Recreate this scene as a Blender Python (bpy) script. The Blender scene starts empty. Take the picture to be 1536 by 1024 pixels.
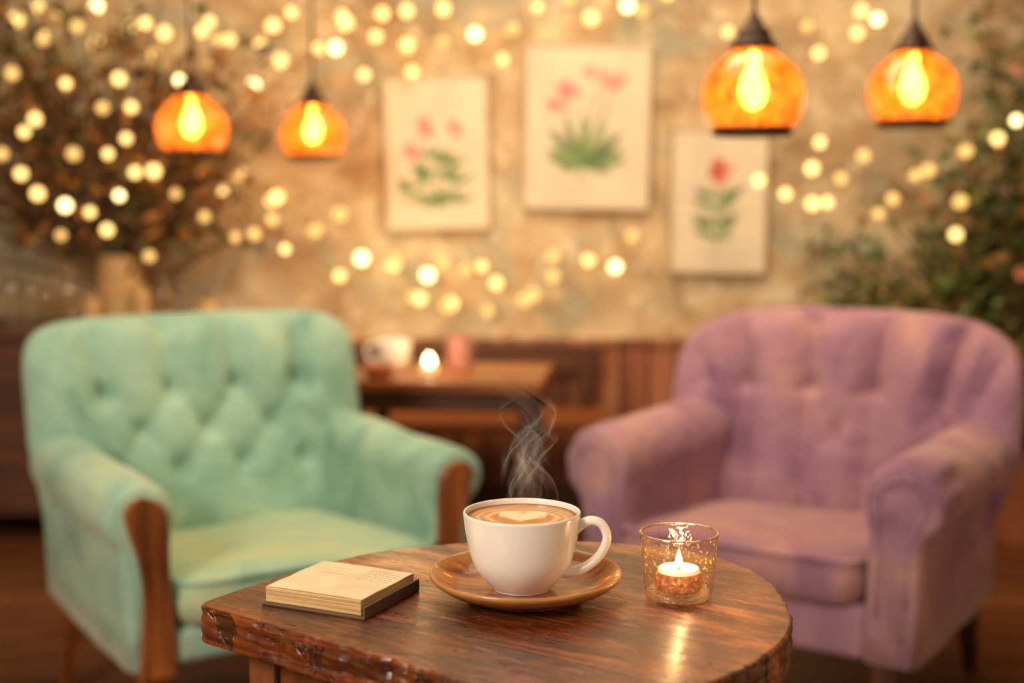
import bpy, bmesh, math, random
import numpy as np
from mathutils import Vector, noise, Matrix
random.seed(7); rng=np.random.RandomState(5)
scene=bpy.context.scene
COL=scene.collection
try:
    scene.view_settings.view_transform='Standard'
except Exception: pass
R=math.radians

# ---------------------------------------------------------------- helpers
def L(h):
    h=h.lstrip('#'); c=[int(h[i:i+2],16)/255 for i in (0,2,4)]
    return tuple(x/12.92 if x<=.04045 else ((x+.055)/1.055)**2.4 for x in c)
def L4(h): return (*L(h),1)

def newmat(name):
    m=bpy.data.materials.new(name); m.use_nodes=True
    nt=m.node_tree; nt.nodes.clear()
    out=nt.nodes.new('ShaderNodeOutputMaterial')
    return m,nt,out
def N(nt,t,**kw):
    n=nt.nodes.new(t)
    for k,v in kw.items():
        if k in n.inputs: n.inputs[k].default_value=v
        else: setattr(n,k,v)
    return n
def ramp(nt,stops):
    n=nt.nodes.new('ShaderNodeValToRGB'); e=n.color_ramp.elements
    while len(e)<len(stops): e.new(.5)
    for i,(p,c) in enumerate(stops):
        e[i].position=p; e[i].color=c if len(c)==4 else (*c,1)
    return n

def pmat(name,stops,scale=5,rough=.5,bump=.1,bscale=40,metal=0,vec=(1,1,1),rot=(0,0,0),coat=0,sheen=0,emis=None,estr=0,detail=5,dist=0,bd=.01):
    m,nt,out=newmat(name)
    b=N(nt,'ShaderNodeBsdfPrincipled'); b.inputs['Roughness'].default_value=rough
    b.inputs['Metallic'].default_value=metal; b.inputs['Coat Weight'].default_value=coat
    b.inputs['Sheen Weight'].default_value=sheen
    tc=N(nt,'ShaderNodeTexCoord'); mp=N(nt,'ShaderNodeMapping'); mp.inputs['Scale'].default_value=vec; mp.inputs['Rotation'].default_value=rot
    nt.links.new(tc.outputs['Object'],mp.inputs['Vector'])
    no=N(nt,'ShaderNodeTexNoise',Scale=scale,Detail=detail,Distortion=dist); nt.links.new(mp.outputs[0],no.inputs['Vector'])
    r=ramp(nt,stops); nt.links.new(no.outputs['Fac'],r.inputs[0]); nt.links.new(r.outputs[0],b.inputs['Base Color'])
    if bump:
        n2=N(nt,'ShaderNodeTexNoise',Scale=bscale,Detail=4); nt.links.new(mp.outputs[0],n2.inputs['Vector'])
        bp=N(nt,'ShaderNodeBump',Strength=bump,Distance=bd); nt.links.new(n2.outputs['Fac'],bp.inputs['Height']); nt.links.new(bp.outputs[0],b.inputs['Normal'])
    if emis:
        b.inputs['Emission Color'].default_value=(*emis,1); b.inputs['Emission Strength'].default_value=estr
    nt.links.new(b.outputs[0],out.inputs[0])
    return m
def two(a,b,lo=.35,hi=.65): return [(lo,L(a)),(hi,L(b))]

def planks(name,stops,axis,width,gs=(1,14,14),rot=0,rough=.35,seam=.04,coat=.0,bump=.3,scale=3,worn=None,scr=False):
    m,nt,out=newmat(name); b=N(nt,'ShaderNodeBsdfPrincipled',Roughness=rough); b.inputs['Coat Weight'].default_value=coat
    b.inputs['Coat Roughness'].default_value=.16
    tc=N(nt,'ShaderNodeTexCoord'); mp=N(nt,'ShaderNodeMapping'); mp.inputs['Rotation'].default_value=(0,0,rot)
    nt.links.new(tc.outputs['Object'],mp.inputs[0])
    sx=N(nt,'ShaderNodeSeparateXYZ'); nt.links.new(mp.outputs[0],sx.inputs[0])
    d=N(nt,'ShaderNodeMath',operation='DIVIDE'); d.inputs[1].default_value=width; nt.links.new(sx.outputs[axis],d.inputs[0])
    fl=N(nt,'ShaderNodeMath',operation='FLOOR'); nt.links.new(d.outputs[0],fl.inputs[0])
    fr=N(nt,'ShaderNodeMath',operation='FRACT'); nt.links.new(d.outputs[0],fr.inputs[0])
    wn=N(nt,'ShaderNodeTexWhiteNoise',noise_dimensions='1D'); nt.links.new(fl.outputs[0],wn.inputs['W'])
    m2=N(nt,'ShaderNodeMapping'); m2.inputs['Scale'].default_value=gs; nt.links.new(mp.outputs[0],m2.inputs[0])
    ml=N(nt,'ShaderNodeMath',operation='MULTIPLY'); ml.inputs[1].default_value=20; nt.links.new(wn.outputs['Value'],ml.inputs[0])
    cx=N(nt,'ShaderNodeCombineXYZ'); nt.links.new(ml.outputs[0],cx.inputs[0]); nt.links.new(ml.outputs[0],cx.inputs[2])
    nt.links.new(cx.outputs[0],m2.inputs['Location'])
    no=N(nt,'ShaderNodeTexNoise',Scale=scale,Detail=8,Roughness=.65,Distortion=.6); nt.links.new(m2.outputs[0],no.inputs['Vector'])
    ad=N(nt,'ShaderNodeMath',operation='MULTIPLY_ADD'); ad.inputs[1].default_value=.25; nt.links.new(wn.outputs['Value'],ad.inputs[0])
    sb=N(nt,'ShaderNodeMath',operation='SUBTRACT'); sb.inputs[1].default_value=.125; nt.links.new(no.outputs['Fac'],sb.inputs[0]); nt.links.new(sb.outputs[0],ad.inputs[2])
    r=ramp(nt,stops); nt.links.new(ad.outputs[0],r.inputs[0])
    pp=N(nt,'ShaderNodeMath',operation='PINGPONG'); pp.inputs[1].default_value=.5; nt.links.new(fr.outputs[0],pp.inputs[0])
    lt=N(nt,'ShaderNodeMath',operation='LESS_THAN'); lt.inputs[1].default_value=seam; nt.links.new(pp.outputs[0],lt.inputs[0])
    mx=N(nt,'ShaderNodeMix',data_type='RGBA'); nt.links.new(lt.outputs[0],mx.inputs['Factor']); nt.links.new(r.outputs[0],mx.inputs[6]); mx.inputs[7].default_value=L4('#1c0c05')
    last=mx.outputs[2]
    if worn:
        n3=N(nt,'ShaderNodeTexNoise',Scale=7,Detail=9,Roughness=.75); nt.links.new(mp.outputs[0],n3.inputs['Vector'])
        r3=ramp(nt,[(.54,(0,0,0)),(.70,(1,1,1))]); nt.links.new(n3.outputs['Fac'],r3.inputs[0])
        mm=N(nt,'ShaderNodeMath',operation='MULTIPLY'); mm.inputs[1].default_value=.45; nt.links.new(r3.outputs[0],mm.inputs[0])
        m3=N(nt,'ShaderNodeMix',data_type='RGBA'); nt.links.new(mm.outputs[0],m3.inputs['Factor']); nt.links.new(last,m3.inputs[6]); m3.inputs[7].default_value=L4(worn)
        last=m3.outputs[2]
        n4=N(nt,'ShaderNodeTexNoise',Scale=6,Detail=10,Roughness=.78); m5=N(nt,'ShaderNodeMapping'); m5.inputs['Location'].default_value=(3,7,1); m5.inputs['Scale'].default_value=(1,2.4,1)
        nt.links.new(mp.outputs[0],m5.inputs[0]); nt.links.new(m5.outputs[0],n4.inputs['Vector'])
        r4=ramp(nt,[(.46,(0,0,0)),(.57,(.85,.85,.85))]); nt.links.new(n4.outputs['Fac'],r4.inputs[0])
        m4=N(nt,'ShaderNodeMix',data_type='RGBA'); nt.links.new(r4.outputs[0],m4.inputs['Factor']); nt.links.new(last,m4.inputs[6]); m4.inputs[7].default_value=L4('#3c1708')
        last=m4.outputs[2]
        rr_=ramp(nt,[(.40,(rough-.10,)*3),(.60,(rough+.22,)*3)]); nt.links.new(n4.outputs['Fac'],rr_.inputs[0]); nt.links.new(rr_.outputs[0],b.inputs['Roughness'])
    hsrc=no.outputs['Fac']
    if scr:
        m6=N(nt,'ShaderNodeMapping'); m6.inputs['Scale'].default_value=(5,60,4); m6.inputs['Rotation'].default_value=(0,0,.12); nt.links.new(mp.outputs[0],m6.inputs[0])
        n6=N(nt,'ShaderNodeTexNoise',Scale=6,Detail=3); nt.links.new(m6.outputs[0],n6.inputs['Vector'])
        r6=ramp(nt,[(.60,(0,0,0)),(.65,(1,1,1))]); nt.links.new(n6.outputs['Fac'],r6.inputs[0])
        m7=N(nt,'ShaderNodeMix',data_type='RGBA'); nt.links.new(last,m7.inputs[6]); m7.inputs[7].default_value=L4('#240d04')
        k7=N(nt,'ShaderNodeMath',operation='MULTIPLY'); k7.inputs[1].default_value=.8; nt.links.new(r6.outputs[0],k7.inputs[0]); nt.links.new(k7.outputs[0],m7.inputs['Factor']); last=m7.outputs[2]
        s7=N(nt,'ShaderNodeMath',operation='SUBTRACT'); nt.links.new(hsrc,s7.inputs[0]); nt.links.new(k7.outputs[0],s7.inputs[1]); hsrc=s7.outputs[0]
        n8=N(nt,'ShaderNodeTexNoise',Scale=55,Detail=4,Roughness=.7); nt.links.new(mp.outputs[0],n8.inputs['Vector'])
        r8=ramp(nt,[(.63,(0,0,0)),(.67,(.75,.75,.75))]); nt.links.new(n8.outputs['Fac'],r8.inputs[0])
        m9=N(nt,'ShaderNodeMix',data_type='RGBA'); nt.links.new(r8.outputs[0],m9.inputs['Factor']); nt.links.new(last,m9.inputs[6]); m9.inputs[7].default_value=L4('#1e0c05'); last=m9.outputs[2]
    nt.links.new(last,b.inputs['Base Color'])
    sbb=N(nt,'ShaderNodeMath',operation='SUBTRACT'); nt.links.new(hsrc,sbb.inputs[0]); nt.links.new(lt.outputs[0],sbb.inputs[1])
    bp=N(nt,'ShaderNodeBump',Strength=bump,Distance=.003); nt.links.new(sbb.outputs[0],bp.inputs['Height']); nt.links.new(bp.outputs[0],b.inputs['Normal'])
    if coat:
        b3=N(nt,'ShaderNodeBump',Strength=bump*.5,Distance=.002); nt.links.new(sbb.outputs[0],b3.inputs['Height']); nt.links.new(b3.outputs[0],b.inputs['Coat Normal'])
    nt.links.new(b.outputs[0],out.inputs[0]); return m

def colmat(name,rough=.6,emit=0,transl=0):
    m,nt,out=newmat(name); b=N(nt,'ShaderNodeBsdfPrincipled',Roughness=rough)
    a=N(nt,'ShaderNodeAttribute',attribute_name='Col'); nt.links.new(a.outputs['Color'],b.inputs['Base Color'])
    last=b.outputs[0]
    if transl:
        t=N(nt,'ShaderNodeBsdfTranslucent'); nt.links.new(a.outputs['Color'],t.inputs['Color'])
        mx=N(nt,'ShaderNodeMixShader'); mx.inputs[0].default_value=transl; nt.links.new(last,mx.inputs[1]); nt.links.new(t.outputs[0],mx.inputs[2]); last=mx.outputs[0]
    nt.links.new(last,out.inputs[0]); return m
def emat(name,c,s):
    m,nt,out=newmat(name); e=N(nt,'ShaderNodeEmission',Strength=s); e.inputs['Color'].default_value=(*c,1); nt.links.new(e.outputs[0],out.inputs[0]); return m
def glassmat(name,tint,gl=.6,bump=.0,bs=60,frost=None,emi=0,ecol=None,base_gl=.06,edge=None):
    """thin clear glass; frost=(lo,hi,scale,color,p0,p1): translucent speckle pattern; edge: tint of the thicker-looking grazing glass"""
    m,nt,out=newmat(name)
    tr=N(nt,'ShaderNodeBsdfTransparent'); tr.inputs[0].default_value=(*tint,1)
    gs=N(nt,'ShaderNodeBsdfGlossy',Roughness=.08); gs.inputs[0].default_value=(1,.95,.88,1)
    lw=N(nt,'ShaderNodeLayerWeight',Blend=.5)
    tc=N(nt,'ShaderNodeTexCoord')
    if edge:
        l2=N(nt,'ShaderNodeLayerWeight',Blend=.5); er=ramp(nt,[(.25,tint),(.85,edge)]); nt.links.new(l2.outputs['Facing'],er.inputs[0]); nt.links.new(er.outputs[0],tr.inputs[0])
    if bump:
        no=N(nt,'ShaderNodeTexNoise',Scale=bs,Detail=2); nt.links.new(tc.outputs['Object'],no.inputs['Vector'])
        bp=N(nt,'ShaderNodeBump',Strength=bump,Distance=.004); nt.links.new(no.outputs['Fac'],bp.inputs['Height'])
        nt.links.new(bp.outputs[0],gs.inputs['Normal']); nt.links.new(bp.outputs[0],lw.inputs['Normal'])
    base=tr.outputs[0]
    if frost:
        lo,hi,sc_,col,p0,p1=frost
        tl=N(nt,'ShaderNodeBsdfTranslucent'); tl.inputs[0].default_value=(*col,1)
        ex=tl.outputs[0]
        if emi:
            e=N(nt,'ShaderNodeEmission',Strength=emi); e.inputs[0].default_value=(*ecol,1)
            if edge:
                e2=ramp(nt,[(.10,ecol),(.75,edge)]); nt.links.new(l2.outputs['Facing'],e2.inputs[0]); nt.links.new(e2.outputs[0],e.inputs[0])
            ad=N(nt,'ShaderNodeAddShader'); nt.links.new(ex,ad.inputs[0]); nt.links.new(e.outputs[0],ad.inputs[1]); ex=ad.outputs[0]
        n2=N(nt,'ShaderNodeTexNoise',Scale=sc_,Detail=3,Distortion=.4); nt.links.new(tc.outputs['Object'],n2.inputs['Vector'])
        mr=N(nt,'ShaderNodeMapRange'); nt.links.new(n2.outputs['Fac'],mr.inputs[0])
        mr.inputs[1].default_value=p0; mr.inputs[2].default_value=p1; mr.inputs[3].default_value=lo; mr.inputs[4].default_value=hi
        m1=N(nt,'ShaderNodeMixShader'); nt.links.new(mr.outputs[0],m1.inputs[0])
        nt.links.new(base,m1.inputs[1]); nt.links.new(ex,m1.inputs[2]); base=m1.outputs[0]
    pw=N(nt,'ShaderNodeMath',operation='POWER'); pw.inputs[1].default_value=3; nt.links.new(lw.outputs['Facing'],pw.inputs[0])
    mg=N(nt,'ShaderNodeMath',operation='MULTIPLY_ADD'); mg.inputs[1].default_value=gl; mg.inputs[2].default_value=base_gl; mg.use_clamp=True; nt.links.new(pw.outputs[0],mg.inputs[0])
    mx=N(nt,'ShaderNodeMixShader'); nt.links.new(mg.outputs[0],mx.inputs[0]); nt.links.new(base,mx.inputs[1]); nt.links.new(gs.outputs[0],mx.inputs[2])
    nt.links.new(mx.outputs[0],out.inputs[0]); return m

def fabric(name,stops,bump=.25,scale=4.5):
    m,nt,out=newmat(name); b=N(nt,'ShaderNodeBsdfPrincipled',Roughness=.85)
    b.inputs['Sheen Weight'].default_value=.25; b.inputs['Sheen Roughness'].default_value=.4
    b.inputs['Sheen Tint'].default_value=(1,.85,.7,1)
    b.inputs['Specular IOR Level'].default_value=.2
    tc=N(nt,'ShaderNodeTexCoord')
    n1=N(nt,'ShaderNodeTexNoise',Scale=scale,Detail=8,Roughness=.6,Distortion=1.0); nt.links.new(tc.outputs['Object'],n1.inputs['Vector'])
    r=ramp(nt,stops); nt.links.new(n1.outputs['Fac'],r.inputs[0]); nt.links.new(r.outputs[0],b.inputs['Base Color'])
    n2=N(nt,'ShaderNodeTexNoise',Scale=13,Detail=5,Distortion=.8); nt.links.new(tc.outputs['Object'],n2.inputs['Vector'])
    n3=N(nt,'ShaderNodeTexNoise',Scale=500,Detail=2); nt.links.new(tc.outputs['Object'],n3.inputs['Vector'])
    b1=N(nt,'ShaderNodeBump',Strength=bump,Distance=.03); nt.links.new(n2.outputs['Fac'],b1.inputs['Height'])
    b2=N(nt,'ShaderNodeBump',Strength=.2,Distance=.001); nt.links.new(n3.outputs['Fac'],b2.inputs['Height']); nt.links.new(b1.outputs[0],b2.inputs['Normal'])
    nt.links.new(b2.outputs[0],b.inputs['Normal']); nt.links.new(b.outputs[0],out.inputs[0]); return m

def mk(name,verts,faces,mat,parent=None,smooth=True,cols=None,label=None,loc=None,sub=0,merge=0):
    me=bpy.data.meshes.new(name)
    me.from_pydata([tuple(map(float,v)) for v in verts],[],[tuple(int(i) for i in f) for f in faces])
    if cols is not None:
        at=me.color_attributes.new('Col','FLOAT_COLOR','POINT')
        c=np.ones((len(verts),4),dtype=np.float32); c[:,:cols.shape[1]]=cols; at.data.foreach_set('color',c.ravel())
    bm=bmesh.new(); bm.from_mesh(me)
    if merge: bmesh.ops.remove_doubles(bm,verts=bm.verts,dist=merge)
    bmesh.ops.recalc_face_normals(bm,faces=bm.faces)
    bm.to_mesh(me); bm.free()
    if smooth:
        for p in me.polygons: p.use_smooth=True
    me.materials.append(mat)
    o=bpy.data.objects.new(name,me); COL.objects.link(o)
    if parent: o.parent=parent
    if loc: o.location=loc
    if label: o['label']=label
    return o
def empty(name,loc,label,cat,rot=0,group=None,kind=None):
    e=bpy.data.objects.new(name,None); COL.objects.link(e); e.location=loc; e.rotation_euler=(0,0,rot); e.empty_display_size=.1
    e['label']=label; e['category']=cat
    if group: e['group']=group
    if kind: e['kind']=kind
    return e
def tag(o,label,cat,group=None,kind=None):
    o['label']=label; o['category']=cat
    if group: o['group']=group
    if kind: o['kind']=kind
    return o
def boxg(cx,cy,cz,w,d,h,bev=.004,seg=2,taper=1.0):
    bm=bmesh.new(); bmesh.ops.create_cube(bm,size=1)
    for v in bm.verts:
        k=taper if v.co.z<0 else 1
        v.co=Vector((v.co.x*w*k,v.co.y*d*k,v.co.z*h))
    if bev: bmesh.ops.bevel(bm,geom=bm.edges[:],offset=bev,segments=seg,profile=.5,affect='EDGES')
    vs=[(v.co.x+cx,v.co.y+cy,v.co.z+cz) for v in bm.verts]; bm.verts.index_update()
    fs=[[v.index for v in f.verts] for f in bm.faces]; bm.free(); return vs,fs
def box(name,c,s,mat,parent=None,bev=.004,seg=2,taper=1.0,label=None,smooth=False):
    v,f=boxg(*c,*s,bev,seg,taper); return mk(name,v,f,mat,parent,smooth=smooth,label=label)
def lathe(name,prof,mat,parent=None,n=64,loc=None,label=None,cols=None,wob=None):
    vs=[];fs=[];m=len(prof)
    for r,z in prof:
        for i in range(n):
            a=2*math.pi*i/n; rr=r*(wob(a,z) if wob else 1); vs.append((rr*math.cos(a),rr*math.sin(a),z))
    for j in range(m-1):
        for i in range(n):
            a=j*n+i;b=j*n+(i+1)%n; fs.append((a,b,b+n,a+n))
    return mk(name,vs,fs,mat,parent,loc=loc,label=label,merge=1e-6)
def smoothprof(p,k=4):
    out=[]
    for i in range(len(p)-1):
        p0=p[max(i-1,0)];p1=p[i];p2=p[i+1];p3=p[min(i+2,len(p)-1)]
        for j in range(k):
            t=j/k
            out.append(tuple(.5*((2*p1[c])+(-p0[c]+p2[c])*t+(2*p0[c]-5*p1[c]+4*p2[c]-p3[c])*t*t+(-p0[c]+3*p1[c]-3*p2[c]+p3[c])*t**3) for c in range(len(p1))))
    out.append(tuple(p[-1])); return out
def tubeg(pts,rad,n=8,closed=False,off=0):
    pts=[Vector(p) for p in pts]; m=len(pts); vs=[];fs=[]
    up=Vector((0,0,1)); prev=None
    for i,p in enumerate(pts):
        a=pts[(i-1)%m] if (closed or i>0) else p; b=pts[(i+1)%m] if (closed or i<m-1) else p
        t=(b-a).normalized() if (b-a).length>1e-9 else Vector((0,0,1))
        if prev is None:
            x=t.cross(up)
            if x.length<.1: x=t.cross(Vector((1,0,0)))
            x.normalize()
        else:
            x=prev-t*prev.dot(t)
            x.normalize()
        prev=x; y=t.cross(x); r=rad(i/(m-1)) if callable(rad) else rad
        for k in range(n):
            an=2*math.pi*k/n; q=p+x*math.cos(an)*r+y*math.sin(an)*r; vs.append(tuple(q))
    for i in range(m if closed else m-1):
        for k in range(n):
            a=i*n+k;b=i*n+(k+1)%n;c=((i+1)%m)*n+(k+1)%n;d=((i+1)%m)*n+k
            fs.append((a+off,b+off,c+off,d+off))
    if not closed:
        fs.append(tuple(off+k for k in range(n))); fs.append(tuple(off+(m-1)*n+k for k in range(n)))
    return vs,fs
def tube(name,pts,rad,mat,parent=None,n=8,closed=False,label=None):
    v,f=tubeg(pts,rad,n,closed); return mk(name,v,f,mat,parent,label=label)
def cp(o,parent,loc=None,name=None):
    c=o.copy(); COL.objects.link(c); c.parent=parent
    if loc is not None: c.location=loc
    return c

# ---------------------------------------------------------------- materials
M={}
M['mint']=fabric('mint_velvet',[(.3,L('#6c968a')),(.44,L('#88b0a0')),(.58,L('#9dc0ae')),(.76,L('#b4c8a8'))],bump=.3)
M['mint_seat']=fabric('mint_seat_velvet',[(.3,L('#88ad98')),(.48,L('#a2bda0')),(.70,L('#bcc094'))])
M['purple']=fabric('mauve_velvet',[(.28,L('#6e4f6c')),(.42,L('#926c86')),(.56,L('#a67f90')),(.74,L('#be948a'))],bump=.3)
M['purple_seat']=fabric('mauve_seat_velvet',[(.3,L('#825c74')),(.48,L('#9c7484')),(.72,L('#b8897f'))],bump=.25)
M['chairwood']=pmat('stained_chair_wood',[(.3,L('#4e2812')),(.55,L('#8c4f24')),(.75,L('#b06c36'))],scale=4,vec=(8,8,1),rough=.35,bump=.1)
M['darkwood']=pmat('dark_leg_wood',[(.3,L('#32180b')),(.7,L('#5c301a'))],scale=4,vec=(8,8,1),rough=.4)
M['table']=planks('varnished_table_boards',[(.28,L('#401607')),(.43,L('#7a3812')),(.57,L('#a65a22')),(.75,L('#cf8a42'))],1,.105,gs=(3,30,30),rot=R(33.8),rough=.24,seam=.013,coat=.4,bump=.8,scale=2.2,worn='#c08040',scr=True)
M['tableleg']=pmat('table_leg_wood',[(.3,L('#3a1a0a')),(.6,L('#7a4220')),(.8,L('#a5683a'))],scale=5,vec=(6,6,1),rough=.5,bump=.3)
M['floor']=planks('dark_floor_boards',[(.3,L('#422515')),(.55,L('#704427')),(.8,L('#9a6538'))],1,.14,gs=(1,10,10),rough=.35,seam=.02)
M['ceramic']=pmat('cream_ceramic',two('#efe6da','#f5eee4'),rough=.18,bump=0,coat=.4)
M['bronze']=pmat('dark_bronze',two('#2a1a12','#4a2f1e'),rough=.45,metal=.5,bump=.05)
M['amberglass']=glassmat('amber_glass',L('#f89c40'),gl=.5,bump=1.0,bs=34,frost=(.22,.62,34,L('#e2761e'),.36,.64),emi=.42,ecol=L('#f08a20'),edge=L('#7a2e06'))  # emission added to the glass imitates bulb glow, darkening toward grazing edges
M['bulb']=emat('lamp_bulb_glow',(1,.84,.54),36)
M['fairy']=emat('fairy_bulb_glow',(1,.63,.20),3.0)
M['fairy2']=emat('fairy_bulb_bright',(1,.72,.32),5.0)
M['fairy3']=emat('fairy_bulb_dim',(1,.56,.16),1.7)
M['wire']=pmat('fairy_wire',two('#8a6a48','#6f5236'),rough=.6,bump=0)
M['paint']=colmat('painted_print_paper',.85)
M['leafcol']=colmat('leaf_surface',.55,transl=.3)
M['frame']=pmat('pale_frame_wood',two('#cdb896','#b79f7c'),rough=.6,scale=8,vec=(1,1,6))
M['coffee']=colmat('coffee_foam',.35)
M['cover']=pmat('dark_book_cover',two('#452f22','#624632'),rough=.6)
M['pages']=pmat('page_block',[(.35,L('#a87c48')),(.6,L('#ddb984'))],scale=6,vec=(1,1,160),rough=.8,bump=.3,bscale=8)
M['glass']=glassmat('votive_glass',(.985,.965,.92),gl=.9,bump=.35,bs=160,frost=(.03,.65,330,L('#ffbe78'),.59,.70),base_gl=.06)
M['glass2']=glassmat('bottle_glass',(.93,.88,.80),gl=.9,base_gl=.12)
M['wax']=pmat('white_wax',two('#fff0d8','#ffe6c0'),rough=.4,bump=0,emis=L('#ffd9a0'),estr=.6)  # emission put into the wax stands in for flame light inside it
M['waxred']=pmat('amber_candle_wax',two('#94482a','#d88c58'),rough=.5,scale=150,bump=.6,bscale=200,emis=L('#e06a28'),estr=.1)  # slight emission added, imitating candlelight in the body
M['flame']=emat('flame_glow',(1,.60,.20),12)
M['flame2']=emat('flame_glow_soft',(1,.7,.35),40)
M['black']=pmat('wick_black',two('#18110d','#241a14'),rough=.8,bump=0)
M['backwood']=planks('cafe_table_wood',[(.3,L('#6e3a1a')),(.55,L('#9c5e2e')),(.8,L('#c08446'))],1,.16,gs=(1,12,12),rough=.35,seam=.01)
M['sidewood']=pmat('sideboard_wood',[(.3,L('#3a2013')),(.7,L('#643a20'))],scale=4,vec=(1,6,6),rough=.5)
M['pot']=pmat('terracotta',two('#9a5a38','#b4734c'),rough=.8)
M['vase']=pmat('cream_vase',two('#b8925e','#cfae7c'),rough=.5,scale=8)
M['stem']=pmat('brown_stem',two('#4a3420','#6b4c2c'),rough=.8)
M['pinkjar']=pmat('pink_jar_glaze',two('#b87c70','#c89080'),rough=.35)
M['blossom']=pmat('rose_petals',two('#cc7862','#e0a48c'),rough=.7,scale=30)

def saucermat():
    m,nt,out=newmat('streaked_amber_stoneware'); b=N(nt,'ShaderNodeBsdfPrincipled',Roughness=.30); b.inputs['Coat Weight'].default_value=.4
    tc=N(nt,'ShaderNodeTexCoord')
    ln=N(nt,'ShaderNodeVectorMath',operation='LENGTH'); nt.links.new(tc.outputs['Object'],ln.inputs[0])
    mp=N(nt,'ShaderNodeMapping'); mp.inputs['Scale'].default_value=(1.0,1.9,1); mp.inputs['Rotation'].default_value=(0,0,R(15)); nt.links.new(tc.outputs['Object'],mp.inputs[0])
    no=N(nt,'ShaderNodeTexNoise',Scale=30,Detail=9,Roughness=.68,Distortion=.8); nt.links.new(mp.outputs[0],no.inputs['Vector'])
    cr=ramp(nt,[(.34,L('#4e240c')),(.46,L('#7e4018')),(.58,L('#a5602a')),(.7,L('#c48648'))]); nt.links.new(no.outputs['Fac'],cr.inputs[0])
    mr=N(nt,'ShaderNodeMapRange'); nt.links.new(ln.outputs['Value'],mr.inputs[0]); mr.inputs[1].default_value=.078; mr.inputs[2].default_value=.090; mr.inputs[3].default_value=0; mr.inputs[4].default_value=.65
    mx=N(nt,'ShaderNodeMix',data_type='RGBA'); nt.links.new(mr.outputs[0],mx.inputs['Factor']); nt.links.new(cr.outputs[0],mx.inputs[6]); mx.inputs[7].default_value=L4('#c08a50')
    nt.links.new(mx.outputs[2],b.inputs['Base Color'])
    bp=N(nt,'ShaderNodeBump',Strength=.3,Distance=.001); nt.links.new(no.outputs['Fac'],bp.inputs['Height']); nt.links.new(bp.outputs[0],b.inputs['Normal'])
    nt.links.new(b.outputs[0],out.inputs[0]); return m
M['saucer']=saucermat()

def wallmat():
    m,nt,out=newmat('aged_plaster_wallpaper'); b=N(nt,'ShaderNodeBsdfPrincipled',Roughness=.9)
    tc=N(nt,'ShaderNodeTexCoord')
    n1=N(nt,'ShaderNodeTexNoise',Scale=2.4,Detail=10,Roughness=.72,Distortion=1.0); nt.links.new(tc.outputs['Object'],n1.inputs['Vector'])
    r1=ramp(nt,[(.36,L('#977c5c')),(.46,L('#bea17c')),(.55,L('#d3bc96')),(.66,L('#e2d4b8'))]); nt.links.new(n1.outputs['Fac'],r1.inputs[0])
    mp=N(nt,'ShaderNodeMapping'); mp.inputs['Location'].default_value=(5.3,2,1.4); nt.links.new(tc.outputs['Object'],mp.inputs[0])
    n2=N(nt,'ShaderNodeTexNoise',Scale=2.6,Detail=8,Roughness=.68,Distortion=.8); nt.links.new(mp.outputs[0],n2.inputs['Vector'])
    r2=ramp(nt,[(.50,(0,0,0)),(.60,(.75,.75,.75))]); nt.links.new(n2.outputs['Fac'],r2.inputs[0])
    m1=N(nt,'ShaderNodeMix',data_type='RGBA'); nt.links.new(r2.outputs[0],m1.inputs['Factor']); nt.links.new(r1.outputs[0],m1.inputs[6]); m1.inputs[7].default_value=L4('#a5a592')
    n3=N(nt,'ShaderNodeTexNoise',Scale=7.5,Detail=6,Roughness=.7); nt.links.new(mp.outputs[0],n3.inputs['Vector'])
    r3=ramp(nt,[(.53,(0,0,0)),(.62,(.5,.5,.5))]); nt.links.new(n3.outputs['Fac'],r3.inputs[0])
    m2=N(nt,'ShaderNodeMix',data_type='RGBA'); nt.links.new(r3.outputs[0],m2.inputs['Factor']); nt.links.new(m1.outputs[2],m2.inputs[6]); m2.inputs[7].default_value=L4('#ba8c64')
    n4=N(nt,'ShaderNodeTexNoise',Scale=12,Detail=5,Roughness=.7); nt.links.new(tc.outputs['Object'],n4.inputs['Vector'])
    r4=ramp(nt,[(.54,(0,0,0)),(.62,(.7,.7,.7))]); nt.links.new(n4.outputs['Fac'],r4.inputs[0])
    m3=N(nt,'ShaderNodeMix',data_type='RGBA'); nt.links.new(r4.outputs[0],m3.inputs['Factor']); nt.links.new(m2.outputs[2],m3.inputs[6]); m3.inputs[7].default_value=L4('#ead9b8')
    nt.links.new(m3.outputs[2],b.inputs['Base Color'])
    bp=N(nt,'ShaderNodeBump',Strength=.5,Distance=.012); nt.links.new(n3.outputs['Fac'],bp.inputs['Height']); nt.links.new(bp.outputs[0],b.inputs['Normal'])
    nt.links.new(b.outputs[0],out.inputs[0]); return m
M['wall']=wallmat()
M['ceil']=pmat('ceiling_plaster',two('#b89a76','#c8ac88'),rough=.9)
M['wains']=planks('red_brown_wainscot',[(.3,L('#7c452e')),(.55,L('#a86848')),(.8,L('#c28a64'))],0,.10,gs=(10,10,1),rough=.5,seam=.05)

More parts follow.
